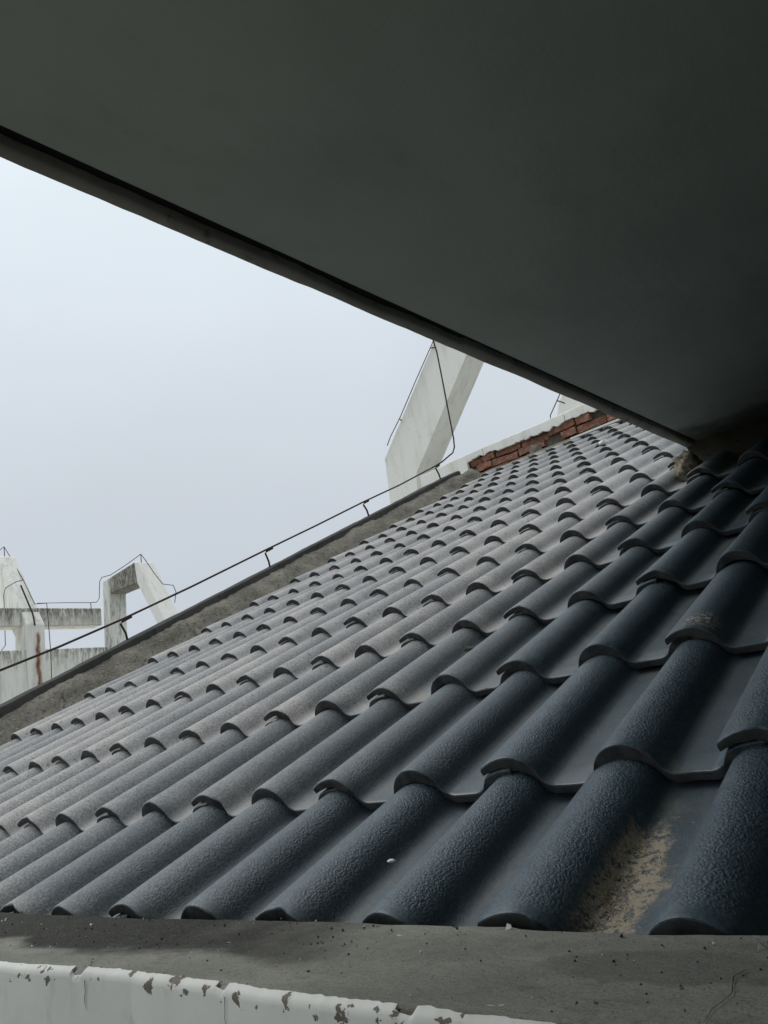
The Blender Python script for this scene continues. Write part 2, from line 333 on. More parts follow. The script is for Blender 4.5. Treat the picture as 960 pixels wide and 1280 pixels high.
# ------------------------------------------------------------------ roof tiles
H = 0.042; LIFT = 0.0225; EXPO = 0.339; LEN = 0.42; PITCH = 0.15
R0, A0 = 0.0405, math.radians(72); RF = (H - R0 * (1 - math.cos(A0))) / (1 - math.cos(A0))
DX, DZ = R0 * math.sin(A0), R0 * (1 - math.cos(A0))          # end of the convex arc
ARC = [(R0 * math.sin(t), -R0 * (1 - math.cos(t))) for t in [math.radians(k) for k in (0, 9, 18, 27, 36, 45, 54, 63, 72)]]
ARC += [(DX + RF * (math.sin(A0) - math.sin(t)), -DZ - RF * (math.cos(t) - math.cos(A0))) for t in [math.radians(k) for k in (58, 44, 30, 15, 0)]]
def tile_profile():
    P = [(-0.0378, -0.0125, 0.0090), (-0.0365, -0.0100, 0.0112), (-0.028, -0.0058, 0.0125), (-0.018, -0.0022, 0.0132), (-0.009, -0.0002, 0.0140)]   # cover
    th = lambda z: 0.0125 + 0.0075 * (1 + z / H)
    P += [(d, z + 0.0006, 0.0145 if d < 0.003 else th(z)) for d, z in ARC]
    P += [(0.075, -H, 0.0125)]
    P += [(0.15 - d, z, th(z)) for d, z in ARC[::-1]] + [(0.15 + d, z, th(z)) for d, z in ARC[1:]]
    P += [(0.225, -H, 0.0125)]
    P += [(0.30 - d, z, 0.0125) for d, z in ARC[::-1] if z < -0.0340] + [(0.2600, -0.0300, 0.0150), (0.2632, -0.0250, 0.0175), (0.2665, -0.0226, 0.0175), (0.273, -0.0200, 0.016), (0.285, -0.0172, 0.013), (0.297, -0.0160, 0.010), (0.303, -0.0160, 0.008), (0.3045, -0.0172, 0.006)]
    return P
PROF = tile_profile()
def tile_mesh(seed):
    rnd = random.Random(seed)
    ys = [0.0, 0.0006, 0.0022, 0.006, 0.040, 0.2, LEN]
    dz = [-0.0026, -0.0010, -0.0002, 0.0, 0.0, 0.0, 0.0]
    bm = bmesh.new(); tg = []; bg_ = []
    chips = [(rnd.uniform(-0.03, 0.24), rnd.uniform(0.006, 0.016), rnd.uniform(0.0, 0.006)) for _ in range(4)]
    for j, y in enumerate(ys):
        r1, r2 = [], []
        for x, z, th in PROF:
            sh = -y * LIFT / EXPO; yy = y; z0 = z; z = z + dz[j]
            if j < 4:
                yy += 0.0014 * mnoise.noise(Vector((x * 45, seed * 7.1, 0))) + 0.0006 * mnoise.noise(Vector((x * 160, seed * 3.1, 0)))
                for cx, cw, cd in chips:
                    k = max(0, 1 - abs(x - cx) / cw); yy += cd * k * (1 - j * 0.2); z -= cd * 0.2 * k * (j < 2)
            if x > 0.262 and j < 5: yy += 0.0012                  # the tongue under the next tile sits back
            r1.append(bm.verts.new((x, yy, z + sh)))
            if j in (0, 6): r2.append(bm.verts.new((x, yy + (0.002 if j == 0 else 0), z0 - th + sh)))
        tg.append(r1)
        if r2: bg_.append(r2)
    n = len(PROF)
    for j in range(len(ys) - 1):
        for i in range(n - 1): bm.faces.new((tg[j][i], tg[j][i + 1], tg[j + 1][i + 1], tg[j + 1][i]))
    for i in range(n - 1):
        bm.faces.new((bg_[0][i], bg_[1][i], bg_[1][i + 1], bg_[0][i + 1]))
        bm.faces.new((bg_[0][i], bg_[0][i + 1], tg[0][i + 1], tg[0][i])).material_index = 1
        bm.faces.new((bg_[1][i + 1], bg_[1][i], tg[-1][i], tg[-1][i + 1]))
    for s in (0, n - 1):
        bm.faces.new([bg_[0][s]] + [tg[j][s] for j in range(len(ys))] + [bg_[1][s]])
    bmesh.ops.recalc_face_normals(bm, faces=bm.faces)
    me = bpy.data.meshes.new('tile'); bm.to_mesh(me); bm.free()
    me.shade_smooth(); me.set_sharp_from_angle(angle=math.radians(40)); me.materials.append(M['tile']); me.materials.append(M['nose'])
    return me
tiles = [tile_mesh(k) for k in range(6)]
rf = empty('tiled_roof', (0, 0, 0)); tag(rf, 'sloping roof of dark blue glazed wave tiles', 'roof')
rr = random.Random(4)
ROWS = 16
for v in range(ROWS):
    for u in range(-10, 21):
        if (u + v) % 2 == 0: continue
        o = bpy.data.objects.new('tile', rr.choice(tiles)); col.objects.link(o); o.parent = rf
        V = v * EXPO if v else 0.064
        odd = rr.random() < 0.08; jr = 1.5 if odd else 0.6; jv = 0.009 if odd else 0.004
        p = roof(-u * PITCH + rr.uniform(-0.002, 0.002), V + rr.uniform(-jv, jv), (0.001 if v == 0 else 0.0) + rr.uniform(-0.0014, 0.0016))
        o.matrix_world = Matrix.Translation(p) @ ROOF_M @ Matrix.Rotation(math.radians(rr.uniform(-jr, jr)), 4, 'Z') @ Matrix.Rotation(math.radians(-0.5 if v == 0 else 0), 4, 'X') @ Matrix.Rotation(math.radians(rr.uniform(-0.3, 0.3)), 4, 'Y')
bm = bmesh.new()
prism(bm, [roof(VERGE_X + 0.05, 0.02, -0.09), roof(VERGE_X + 0.05, 5.36, -0.09), roof(VERGE_X + 0.05, 5.36, -0.075), roof(VERGE_X + 0.05, 0.02, -0.075)], (ROOF_R - VERGE_X - 0.05, 0, 0))
from_bm('roof_deck', bm, M['seam'], rf)

# verge: a mortar fillet rising to a dark coping
def strip(prof, v0, v1, nv, amp, seed):
    bm = bmesh.new(); rows = []
    for j in range(nv + 1):
        v = v0 + (v1 - v0) * j / nv; row = []
        for (u, n) in prof:
            k = mnoise.noise_vector(Vector((u * 9 + seed, v * 7, n * 9))) * amp + mnoise.noise_vector(Vector((u * 34 + seed, v * 30, n * 34))) * amp * 0.5
            row.append(bm.verts.new(roof(u + k.x, v + k.y, n + k.z)))
        rows.append(row)
    m = len(prof)
    for j in range(nv):
        for i in range(m): bm.faces.new((rows[j][i], rows[j][(i + 1) % m], rows[j + 1][(i + 1) % m], rows[j + 1][i]))
    bm.faces.new(rows[0][::-1]); bm.faces.new(rows[-1]); return bm
from_bm('verge_mortar', strip([(-2.88, -0.07), (-2.90, -0.044), (-2.92, -0.028), (-2.94, -0.006), (-2.955, 0.012), (-2.97, 0.032), (-2.985, 0.044), (-3.0, 0.054), (-3.02, 0.064), (-3.04, 0.066), (-3.05, -0.07)], -0.05, 5.22, 420, 0.014, 1), M['mortar'], rf, 30)
from_bm('verge_coping', strip([(-3.022, 0.0), (-3.022, 0.083), (-3.026, 0.092), (-3.05, 0.096), (-3.125, 0.096), (-3.135, 0.088), (-3.135, -0.1), (-3.03, -0.1)], -0.1, 5.05, 120, 0.0035, 5), M['coping'], rf, 40)

# ------------------------------------------------------------------ eaves parapet (the sill in front)
pw = empty('parapet_wall', (0, -0.05, -0.95)); tag(pw, 'low parapet with grey concrete top and chipped white paint along the eaves', 'parapet')
SILL_Z = 0.0205
KX = [-3.2, -1.2, -0.654, -0.52, -0.43, -0.33, -0.246, -0.05, 0.2, 1.6]; KY = [-0.136, -0.137, -0.1355, -0.129, -0.1225, -0.127, -0.1325, -0.141, -0.143, -0.143]
def edge_near(x):
    return float(np.interp(x, KX, KY)) + 0.0016 * mnoise.noise(Vector((x * 17, 1.3, 0)))
def edge_far(x):
    s = 0.0035 if x > -0.135 else 0
    return 0.044 - s + 0.002 * mnoise.noise(Vector((x * 9, 5, 0))) + 0.0012 * mnoise.noise(Vector((x * 45, 8, 0)))
bm = bmesh.new(); NX, NY = 420, 22; gridv = []
X0, X1 = -3.1, 1.5
for i in range(NX + 1):
    t = i / NX; x = X0 + (X1 - X0) * t
    a, b2 = edge_near(x), edge_far(x); row = []
    for j in range(NY + 1):
        s = j / NY; y = a + (b2 - a) * s
        z = SILL_Z + 0.0022 * mnoise.noise(Vector((x * 6, y * 14, 0))) + 0.0009 * mnoise.noise(Vector((x * 30, y * 40, 4)))
        if j == 0: z -= 0.004
        z -= 0.0015 * s ** 2
        if j == NY: z -= 0.002
        row.append(bm.verts.new((x, y, z)))
    for z in (-0.02,): row.append(bm.verts.new((x, b2 + 0.002, z)))
    row.append(bm.verts.new((x, 0.035, -0.95))); row.append(bm.verts.new((x, -0.118, -0.95)))
    row.append(bm.verts.new((x, -0.118, -0.02)))
    gridv.append(row)
L = len(gridv[0])
for i in range(NX):
    for j in range(L): bm.faces.new((gridv[i][j], gridv[i][(j + 1) % L], gridv[i + 1][(j + 1) % L], gridv[i + 1][j]))
bm.faces.new(gridv[0][::-1]); bm.faces.new(gridv[-1])
from_bm('concrete_top', bm, M['sill'], pw, 50)
# painted skin on the inner face: a thin sheet whose upper edge has broken away in bites
bites = [(-0.515, 0.010, 0.010), (-0.30, 0.007, 0.006), (-0.105, 0.009, 0.007), (-0.80, 0.012, 0.008), (0.1, 0.012, 0.008), (-1.2, 0.012, 0.01)]
bm = bmesh.new(); rows = []
NXP = 3000
for i in range(NXP + 1):
    x = X0 + (X1 - X0) * i / NXP
    en = edge_near(x); zt = SILL_Z + 0.0022 * mnoise.noise(Vector((x * 6, en * 14, 0))) + 0.0009 * mnoise.noise(Vector((x * 30, en * 40, 4)))
    lap = 0.0045 + 0.0022 * mnoise.noise(Vector((x * 38, 3, 1))) + 0.0022 * mnoise.noise(Vector((x * 130, 6, 1)))
    dz = 0.0
    for bx, bw_, bd in bites:
        k = abs(x - bx + 0.005 * mnoise.noise(Vector((x * 90, 1, 1)))) / bw_
        if k < 1: dz = max(dz, 0.5 * bd * (1 - k ** 2.5) * (0.8 + 0.5 * mnoise.noise(Vector((x * 120, 2, 1)))))
    if dz > 0.0008: lap = -0.0008
    lap = max(lap, -0.0008); y0 = en - 0.0028; z0 = zt - dz
    rows.append([bm.verts.new(q) for q in ((x, en + lap, z0 + 0.0003 - (0.0042 if lap < 0.0005 else 0)), (x, en + lap - 0.0004, z0 + 0.0013 - (0.0042 if lap < 0.0005 else 0)), (x, en + 0.0002, z0 - 0.0006), (x, y0 + 0.0006, z0 - 0.0032), (x, y0, z0 - 0.007), (x, y0 - 0.0008, -0.05), (x, -0.1505, -0.949), (x, -0.119, -0.949), (x, -0.119, -0.03), (x, en + 0.0015, z0 - 0.02))])
L = len(rows[0])
for i in range(NXP):
    for j in range(L): bm.faces.new((rows[i][j], rows[i][(j + 1) % L], rows[i + 1][(j + 1) % L], rows[i + 1][j]))
bm.faces.new(rows[0][::-1]); bm.faces.new(rows[-1])
from_bm('painted_face', bm, M['paint_edge'], pw, 35)
# cracks: thin dark clefts in paint and concrete
def crack_ribbon(pts, w, mat, parent, nrm):
    bm = bmesh.new(); pts = [Vector(p) for p in pts]; fine = []
    for a, b_ in zip(pts, pts[1:]):
        for k in range(6): fine.append(a.lerp(b_, k / 6))
    fine.append(pts[-1]); nrm = Vector(nrm); L_, R_ = [], []
    for i, p in enumerate(fine):
        d = (fine[min(i + 1, len(fine) - 1)] - fine[max(i - 1, 0)]).normalized(); s = d.cross(nrm).normalized()
        j = mnoise.noise(p * 220) * w * 1.6; ww = w * (0.55 + 0.45 * abs(mnoise.noise(p * 90))) * (1 - 0.7 * i / len(fine))
        L_.append(bm.verts.new(p + s * (j + ww) + nrm * 0.0006)); R_.append(bm.verts.new(p + s * (j - ww) + nrm * 0.0006))
    for i in range(len(fine) - 1): bm.faces.new((L_[i], L_[i + 1], R_[i + 1], R_[i]))
    return from_bm('crack', bm, mat, parent)
def on_face(x, z): return (x, edge_near(x) - 0.0034, z + 0.010)
crack_ribbon([on_face(-0.497, 0.003), on_face(-0.499, -0.012), on_face(-0.498, -0.021)], 0.0010, M['groove'], pw, (0, -1, 0))
crack_ribbon([on_face(-0.292, 0.004), on_face(-0.294, -0.012), on_face(-0.292, -0.021)], 0.0007, M['groove'], pw, (0, -1, 0))
def on_top(px, py):
    d = ray(px, py); p = CAM + (SILL_Z - CAM[2]) / d[2] * d
    p[2] = SILL_Z + 0.0022 * mnoise.noise(Vector((p[0] * 6, p[1] * 14, 0))) + 0.0009 * mnoise.noise(Vector((p[0] * 30, p[1] * 40, 4))) + 0.0004
    return p
crack_ribbon([on_top(934, 1214), on_top(917, 1222), on_top(915, 1245), on_top(893, 1262), on_top(878, 1279)], 0.0006, M['groove'], pw, (0, 0, 1))

# ------------------------------------------------------------------ canopy slab
SZ = 0.936; EX = -0.549
cs = empty('canopy_slab', (0.5, 0.5, SZ)); tag(cs, 'flat grey concrete canopy slab overhanging the tiles', 'canopy')
bm = bmesh.new(); box(bm, -0.505, 1.75, -2.7, 2.28, SZ, SZ + 0.12)
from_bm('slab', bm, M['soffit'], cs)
bm = bmesh.new(); rows = []; NYS = 360
for j in range(NYS + 1):
    y = -2.7 + (2.30 + 2.7) * j / NYS
    wv = 0.0035 * mnoise.noise(Vector((0, y * 6, 1))) + 0.001 * mnoise.noise(Vector((0, y * 30, 2)))
    wi = 0.006 * mnoise.noise(Vector((2, y * 5, 1))) + 0.003 * mnoise.noise(Vector((4, y * 26, 2)))
    x1 = EX + 0.023 + wi + (0.008 if y > 0.8 else 0)
    rows.append([bm.verts.new(q) for q in ((EX + wv, y, SZ - 0.006), (EX + 0.003 + wv, y, SZ - 0.0085), (x1 - 0.003, y, SZ - 0.0085), (x1, y, SZ - 0.005), (x1, y, SZ + 0.02), (-0.506, y, SZ + 0.02), (-0.506, y, SZ + 0.121), (EX + wv, y, SZ + 0.121))])
for i in range(NYS):
    for j in range(8): bm.faces.new((rows[i][j], rows[i][(j + 1) % 8], rows[i + 1][(j + 1) % 8], rows[i + 1][j]))
bm.faces.new(rows[0][::-1]); bm.faces.new(rows[-1])
from_bm('drip_edge', bm, M['slab_edge'], cs, 50)
bm = bmesh.new(); box(bm, EX + 0.02, -0.5055, -2.69, 2.28, SZ + 0.008, SZ + 0.019)
from_bm('drip_groove', bm, M['groove'], cs)  # black strip lining the groove, its shade put into the colour
# mortar where the slab runs into the roof
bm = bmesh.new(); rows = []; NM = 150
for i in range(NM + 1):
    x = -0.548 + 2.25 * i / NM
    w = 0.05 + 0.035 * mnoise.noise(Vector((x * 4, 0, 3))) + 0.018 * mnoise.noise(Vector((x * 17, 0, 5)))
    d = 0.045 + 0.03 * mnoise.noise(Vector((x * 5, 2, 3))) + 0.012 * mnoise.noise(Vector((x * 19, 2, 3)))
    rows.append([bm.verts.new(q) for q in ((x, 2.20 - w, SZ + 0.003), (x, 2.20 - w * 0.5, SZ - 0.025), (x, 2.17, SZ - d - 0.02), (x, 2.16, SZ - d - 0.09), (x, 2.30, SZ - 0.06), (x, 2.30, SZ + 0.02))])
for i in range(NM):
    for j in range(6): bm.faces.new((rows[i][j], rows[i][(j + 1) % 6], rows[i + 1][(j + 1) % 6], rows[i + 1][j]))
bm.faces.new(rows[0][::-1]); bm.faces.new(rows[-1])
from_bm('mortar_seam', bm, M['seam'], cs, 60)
bm = bmesh.new(); box(bm, 1.55, 1.75, -0.135, 2.4, -0.05, SZ - 0.002)
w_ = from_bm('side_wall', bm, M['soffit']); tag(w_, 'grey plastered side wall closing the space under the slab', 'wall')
bm = bmesh.new(); box(bm, 1.55, 1.75, -2.6, -0.136, -0.949, SZ - 0.002)
from_bm('lower_wall', bm, M['soffit'], w_)
bm = bmesh.new(); c = at_roof(861, 583, -0.012)
lump(bm, c, 0.056, 5.5, 4, (0.7, 1.0, 0.85))
for v in bm.verts: v.co += mnoise.noise_vector(v.co * 70) * 0.003
tag(from_bm('mortar_lump', bm, M['lump'], None, 70), 'pale lump of mortar at the corner where slab meets tiles', 'mortar')

# ------------------------------------------------------------------ brick parapet at the top of the roof
WY = 4.97
def wp(px, py, y=WY): return Vector(at_y(px, py, y))
def z6(x, y): return (560 + x / 4, 480 + y / 4)
bw = empty('brick_parapet', (-2.0, WY, 2.0)); tag(bw, 'red brick parapet with broken white plaster at the top of the roof', 'parapet')
XL = wp(526, 600).x; zb = wp(*z6(420, 400)).z - 0.10; ztop = wp(*z6(400, 222)).z
bm = bmesh.new(); box(bm, XL, 1.5, WY + 0.062, WY + 0.24, zb, ztop - 0.03)
bevel(bm, 0.004); from_bm('wall_core', bm, M['brickcore'], bw)
top_line = [z6(-120, 452), z6(0, 395), z6(165, 320), z6(170, 318), z6(400, 222), z6(575, 145), z6(700, 88), z6(900, 0)]
brk = [z6(900, 70), z6(800, 128), z6(740, 128), z6(715, 140), z6(690, 142), z6(650, 160), z6(610, 172), z6(580, 187), z6(545, 208), z6(500, 230), z6(455, 246), z6(420, 262), z6(365, 280), z6(330, 300), z6(290, 314), z6(250, 330), z6(215, 336), z6(180, 350), z6(150, 362), z6(120, 378), z6(95, 396), z6(112, 420), z6(138, 455), z6(60, 500), z6(-60, 530), z6(-160, 540)]
def plaster_piece(lo, hi):
    pass
poly = [wp(*q) for q in top_line] + [wp(*q) for q in brk]
for p in poly: p.y = WY
bm = bmesh.new()
# quads between the top edge and the broken lower edge, finely cut and roughened
xs0 = poly[0].x; tops = [wp(*q) for q in top_line]; lows = [wp(*q) for q in brk[:21]][::-1]
def interp(pl, x):
    for a, b_ in zip(pl, pl[1:]):
        if a.x <= x <= b_.x: return a.z + (b_.z - a.z) * (x - a.x) / max(b_.x - a.x, 1e-6)
    return pl[0].z if x < pl[0].x else pl[-1].z
def plaster_run(xa, xb, lowf, name):
    bm = bmesh.new(); rows = []; n = max(8, int((xb - xa) / 0.008))
    for i in range(n + 1):
        x = xa + (xb - xa) * i / n; zt = interp(tops, x) + 0.0025 * mnoise.noise(Vector((x * 14, 0, 0)))
        zl = lowf(x)
        yy = WY + 0.002 * mnoise.noise(Vector((x * 8, 1, 0)))
        zm = zl + min(0.012, 0.4 * (zt - zl))
        rows.append([bm.verts.new(q) for q in ((x, yy + 0.0015, zl), (x, yy, zm), (x, yy, zt - 0.004), (x, yy + 0.004, zt), (x, WY + 0.27, zt + 0.004), (x, WY + 0.27, zt - 0.03), (x, WY + 0.029, zt - 0.031), (x, WY + 0.029, zl + 0.002))])
    for i in range(n):
        for j in range(8): bm.faces.new((rows[i][j], rows[i][(j + 1) % 8], rows[i + 1][(j + 1) % 8], rows[i + 1][j]))
    bm.faces.new(rows[0][::-1]); bm.faces.new(rows[-1])
    from_bm(name, bm, M['white'], bw, 28)
lowbrk = lambda x: min(interp(lows, x) + 0.018 * mnoise.noise(Vector((x * 20, 5, 0))) + 0.009 * mnoise.noise(Vector((x * 70, 5, 0))), interp(tops, x) - 0.034)
xj = [wp(*z6(95, 396)).x, wp(*z6(172, 330)).x, wp(*z6(577, 150)).x, 1.48]
plaster_run(XL - 0.004, xj[0], lambda x: zb, 'plaster')
plaster_run(xj[0] + 0.001, xj[1] - 0.003, lowbrk, 'plaster')
plaster_run(xj[1] + 0.003, xj[2] - 0.004, lowbrk, 'plaster')
plaster_run(xj[2] + 0.004, xj[3], lambda x: lowbrk(x) if x < lows[-1].x else lows[-1].z, 'plaster')
# bricks, course by course
rb = random.Random(11)
bmeshes = []
for k in range(8):
    Lb = 0.235 if k in (2, 5) else 0.113 + 0.004 * k
    bm = bmesh.new(); box(bm, 0, Lb, 0, 0.08, 0, 0.053)
    bmesh.ops.subdivide_edges(bm, edges=bm.edges[:], cuts=2, use_grid_fill=True)
    for v in bm.verts: v.co += mnoise.noise_vector(v.co * 26 + Vector((k * 3.7, 0, 0))) * 0.011
    me = bpy.data.meshes.new('brick'); bmesh.ops.recalc_face_normals(bm, faces=bm.faces); bm.to_mesh(me); bm.free(); me.materials.append(M['brick']); bmeshes.append((Lb, me))
x_start, x_end = xj[0] + 0.01, 0.2
hole = wp(*z6(480, 300))
z = zb + 0.015; course = 0
while z < ztop + 0.02:
    x = x_start - (0.06 if course % 2 else 0.0)
    while x < x_end:
        Lb, me = bmeshes[rb.randrange(8)]
        zl = interp(lows, x + Lb / 2) if x < lows[-1].x else lows[-1].z
        in_hole = abs(x + Lb / 2 - hole.x) < 0.09 and abs(z + 0.027 - hole.z) < 0.035
        if z < zl + 0.01 and not in_hole and x > xj[0] - 0.03 and rb.random() > 0.05 and z + 0.05 < interp(tops, x) - 0.036:
            o = bpy.data.objects.new('brick', me); col.objects.link(o); o.parent = bw; o.matrix_parent_inverse = Matrix.Translation(-Vector(bw.location))
            o.location = (x, WY + rb.uniform(0.012, 0.042), z + rb.uniform(-0.005, 0.005)); o.rotation_euler = (rb.uniform(-.12, .12), rb.uniform(-.06, .06), rb.uniform(-.14, .14))
        x += Lb + 0.011
    z += 0.064; course += 1
# base: mortar bed, dark flashing and a white strip lying on it
def fill(name, u0, u1, prof, amp, seed, mat, parent, nv=90):
    bm = bmesh.new(); rows = []
    for j in range(nv + 1):
        u = u0 + (u1 - u0) * j / nv
        rows.append([bm.verts.new(Vector((u, y, z)) + mnoise.noise_vector(Vector((u * 12 + seed, y * 20, z * 20))) * amp) for y, z in prof])
    m = len(prof)
    for j in range(nv):
        for i in range(m): bm.faces.new((rows[j][i], rows[j][(i + 1) % m], rows[j + 1][(i + 1) % m], rows[j + 1][i]))
    bm.faces.new(rows[0][::-1]); bm.faces.new(rows[-1]); return from_bm(name, bm, mat, parent, 50)
zr = WY * math.tan(SLOPE)
fill('mortar_bed', -3.1, 1.4, [(WY - 0.10, zr - 0.085), (WY - 0.075, zr - 0.040), (WY - 0.03, zr - 0.022), (WY + 0.028, zr - 0.012), (WY + 0.028, zr - 0.09)], 0.012, 2, M['mortar'], bw)
p0, p1 = Vector(at_y(*z6(215, 442), WY - 0.09)), Vector(at_y(*z6(880, 190), WY - 0.09))
def bar_px(name, q0, q1, y, d, h, mat, parent=None):
    a, b_ = Vector(at_y(*q0, y)), Vector(at_y(*q1, y))
    bm = bmesh.new(); prism(bm, [a, b_, b_ + Vector((0, 0, h)), a + Vector((0, 0, h))], (0, d, 0)); bevel(bm, 0.002)
    return from_bm(name, bm, mat, parent)
bar_px('flashing', z6(225, 440), z6(905, 190), WY - 0.11, 0.09, 0.018, M['coping'], bw)
tag(bar_px('white_board', z6(612, 280), z6(880, 172), WY - 0.125, 0.09, 0.016, M['paint']), 'long white strip lying against the foot of the brick parapet', 'board')
bm = bmesh.new(); lump(bm, wp(*z6(440, 335)) + Vector((0, -0.005, 0)), 0.055, 8, 3, (1, .5, .9)); from_bm('mortar_blob', bm, M['brickcore'], bw, 60)

# ------------------------------------------------------------------ concrete ribs
def rib(name, pix, y, t, mat, label, group=None, bev=0.012, parent=None):
    bm = bmesh.new(); pts = [Vector(at_y(*q, y)) for q in pix]
    prism(bm, pts, (0, t, 0)); bevel(bm, bev)
    return pts, bm
pts, bm = rib('r', [(592, 306), (480, 573), (494, 690), (528, 690), (519, 592), (643, 306)], 5.26, 0.28, None, '')
r1 = empty('concrete_rib', (pts[2].x, 5.3, pts[2].z)); tag(r1, 'white inclined concrete rib leaning over the brick parapet, with wires on it', 'rib', None)
from_bm('rib_body', bm, M['white'], r1)
bm = bmesh.new(); box(bm, pts[2].x - 0.1, pts[3].x + 0.2, 5.2, 5.6, GROUND, pts[2].z + 0.02)
from_bm('pier', bm, M['white'], r1)
pts2, bm = rib('r', [(735, 400), (697, 505), (690, 560), (760, 560), (760, 400)], 5.9, 0.28, None, '')
r2 = empty('concrete_rib', (pts2[2].x, 5.9, pts2[2].z)); tag(r2, 'white concrete rib just peeking between slab and brick parapet', 'rib')
from_bm('rib_body', bm, M['white'], r2)
bm = bmesh.new(); box(bm, pts2[2].x, pts2[3].x, 5.5, 6.2, GROUND, pts2[2].z + 0.05); from_bm('pier', bm, M['white'], r2)

# crown of frames on the neighbouring block
Y1, Y2, XF = 4.60, 5.77, -10.0
fr1 = empty('leaning_frame', (XF, Y1, 0)); tag(fr1, 'white concrete frame post with slanting head and a rust streak', 'frame')
ptsA, bm = rib('r', [(-3, 695), (33, 780), (38, 930), (14, 930), (20, 797), (-26, 697)], Y1, 0.25, None, '')
x1 = at_x(45, 780, XF)
M['rusty'] = plaster_mat('rust_streaked_render', (0.82, 0.82, 0.77), (0.36, 0.35, 0.30), 0.6, (Y1 + 0.15, at_x(40, 790, XF)[2]))
from_bm('rib_body', bm, M['rusty'], fr1)
fr2 = empty('leaning_frame', (XF, Y2, 0)); tag(fr2, 'white concrete frame of post, stained top beam and slanting leg', 'frame')
P2 = lambda q: Vector(at_y(*q, Y2))
def frame_piece(name, pix, mat, y0=Y2, t=0.26):
    bm = bmesh.new(); prism(bm, [Vector(at_y(*q, y0)) for q in pix], (0, t, 0)); bevel(bm, 0.012); return from_bm(name, bm, mat, fr2)
frame_piece('post', [(128, 727), (137, 722), (141, 860), (132, 860)], M['mouldy'])
frame_piece('top_beam', [(137.3, 721.8), (167, 703), (171, 728.5), (137.6, 742.5)], M['mouldier'], Y2 + 0.003, 0.254)
frame_piece('slanting_leg', [(167.2, 702.5), (172, 702), (232, 829), (220, 829), (171.2, 729)], M['white'], Y2)
zb1, zb0 = at_x(90, 760, XF - 0.12)[2], at_x(90, 782, XF - 0.12)[2]
rbm = bmesh.new(); box(rbm, XF - 0.40, XF - 0.12, 1.5, Y2 - 0.003, zb0, zb1); bevel(rbm, 0.012)
rb_ = from_bm('ring_beam', rbm, plaster_mat('streaked_beam', (0.72, 0.71, 0.66), (0.42, 0.41, 0.34), 0.7, None, 0.95, zb1)); tag(rb_, 'mould streaked horizontal concrete beam linking the frame posts', 'beam')
zw = at_x(95, 810, XF - 0.05)[2]
nb = empty('neighbour_block', (XF - 2, 4, GROUND)); tag(nb, 'white rendered neighbouring block with stained parapet under the concrete frames', 'building')
bm = bmesh.new(); box(bm, XF - 0.32, XF - 0.05, 0.5, Y2 + 0.20, GROUND, zw); bevel(bm, 0.012); from_bm('wall', bm, plaster_mat('streaked_wall', (0.80, 0.80, 0.75), (0.46, 0.44, 0.36), 0.6, None, 0.75, zw), nb)
bm = bmesh.new(); box(bm, XF - 5, XF - 0.33, 0.5, 9.5, GROUND, zw - 0.5); from_bm('block', bm, M['white'], nb)
bm = bmesh.new(); box(bm, XF - 0.30, XF + 0.75, Y2 + 0.21, 9.5, GROUND, at_x(225, 800, XF)[2] - 0.2); from_bm('bay', bm, M['white'], nb)

# ------------------------------------------------------------------ lightning conductors
XR = -3.08
lc = empty('lightning_conductor', (XR, 0.4, 0.3)); tag(lc, 'thin rusty conductor rod held above the dark verge coping by bent brackets', 'conductor')
rod_px = [(-60, 863), (0, 838), (75, 808), (153, 774), (240, 733), (333, 687), (395, 657), (455, 627), (500, 606), (545, 582)]
rp = [Vector(at_x(*q, XR)) for q in rod_px]
e0 = rp[-1]
arc = [Vector(at_y(*q, e0.y + 0.02)) for q in [(553, 577), (561, 570), (566, 566), (568, 559), (567, 548), (560, 512), (552, 470), (546, 440), (541, 424), (536, 400)]]
bm = bmesh.new(); tube(bm, rp + arc, 0.0055, 8); from_bm('rod', bm, M['steel'], lc, 60)
for tx, ty, bx, by in ((153, 774, 160, 803), (333, 687, 338, 712), (455, 627, 461, 645), (545, 582, 551, 600)):
    a = Vector(at_x(tx, ty, XR)); b_ = Vector(at_x(bx, by, XR)); 
    hv = (b_ - a)
    bm = bmesh.new(); tube(bm, [a + Vector((0, 0.05, 0.012)), a + Vector((0, 0.0, -0.010)), a + Vector((0, -0.012, -0.022)), a + hv * 0.6, b_ + hv * 0.25], 0.006, 6); from_bm('bracket', bm, M['steel'], lc, 60)
def wire(label, pts, r=0.004, clips=(), name='conductor_wire'):
    o = empty(name, pts[0]); tag(o, label, 'wire')
    bm = bmesh.new(); tube(bm, pts, r, 6); from_bm('wire', bm, M['steel'], o, 60)
    for a, b_ in clips:
        bm = bmesh.new(); tube(bm, [a, b_], r * 1.1, 6); from_bm('clip', bm, M['steel'], o)
RY = 5.24
wire('thin steel wire along the outer edge of the leaning rib', [Vector(at_y(*q, RY)) for q in [(484, 557), (488, 546), (500, 522), (520, 475), (540, 430), (552, 402)]], 0.0045,
     [(Vector(at_y(499, 523, RY)), Vector(at_y(503, 527, RY + 0.03))), (Vector(at_y(538, 435, RY)), Vector(at_y(545, 434, RY + 0.03)))])
wire('short steel wire standing on the plaster coping near the slab', [Vector(at_y(*q, 5.1)) for q in [(688, 524), (688, 519), (693, 508), (702, 488), (707, 470)]], 0.0045, [(Vector(at_y(697, 501, 5.1)), Vector(at_y(706, 504, 5.18)))])
def z1(x, y): return (x / 3, 640 + y / 3)
wy = Y1 + 0.28
WR = 0.005
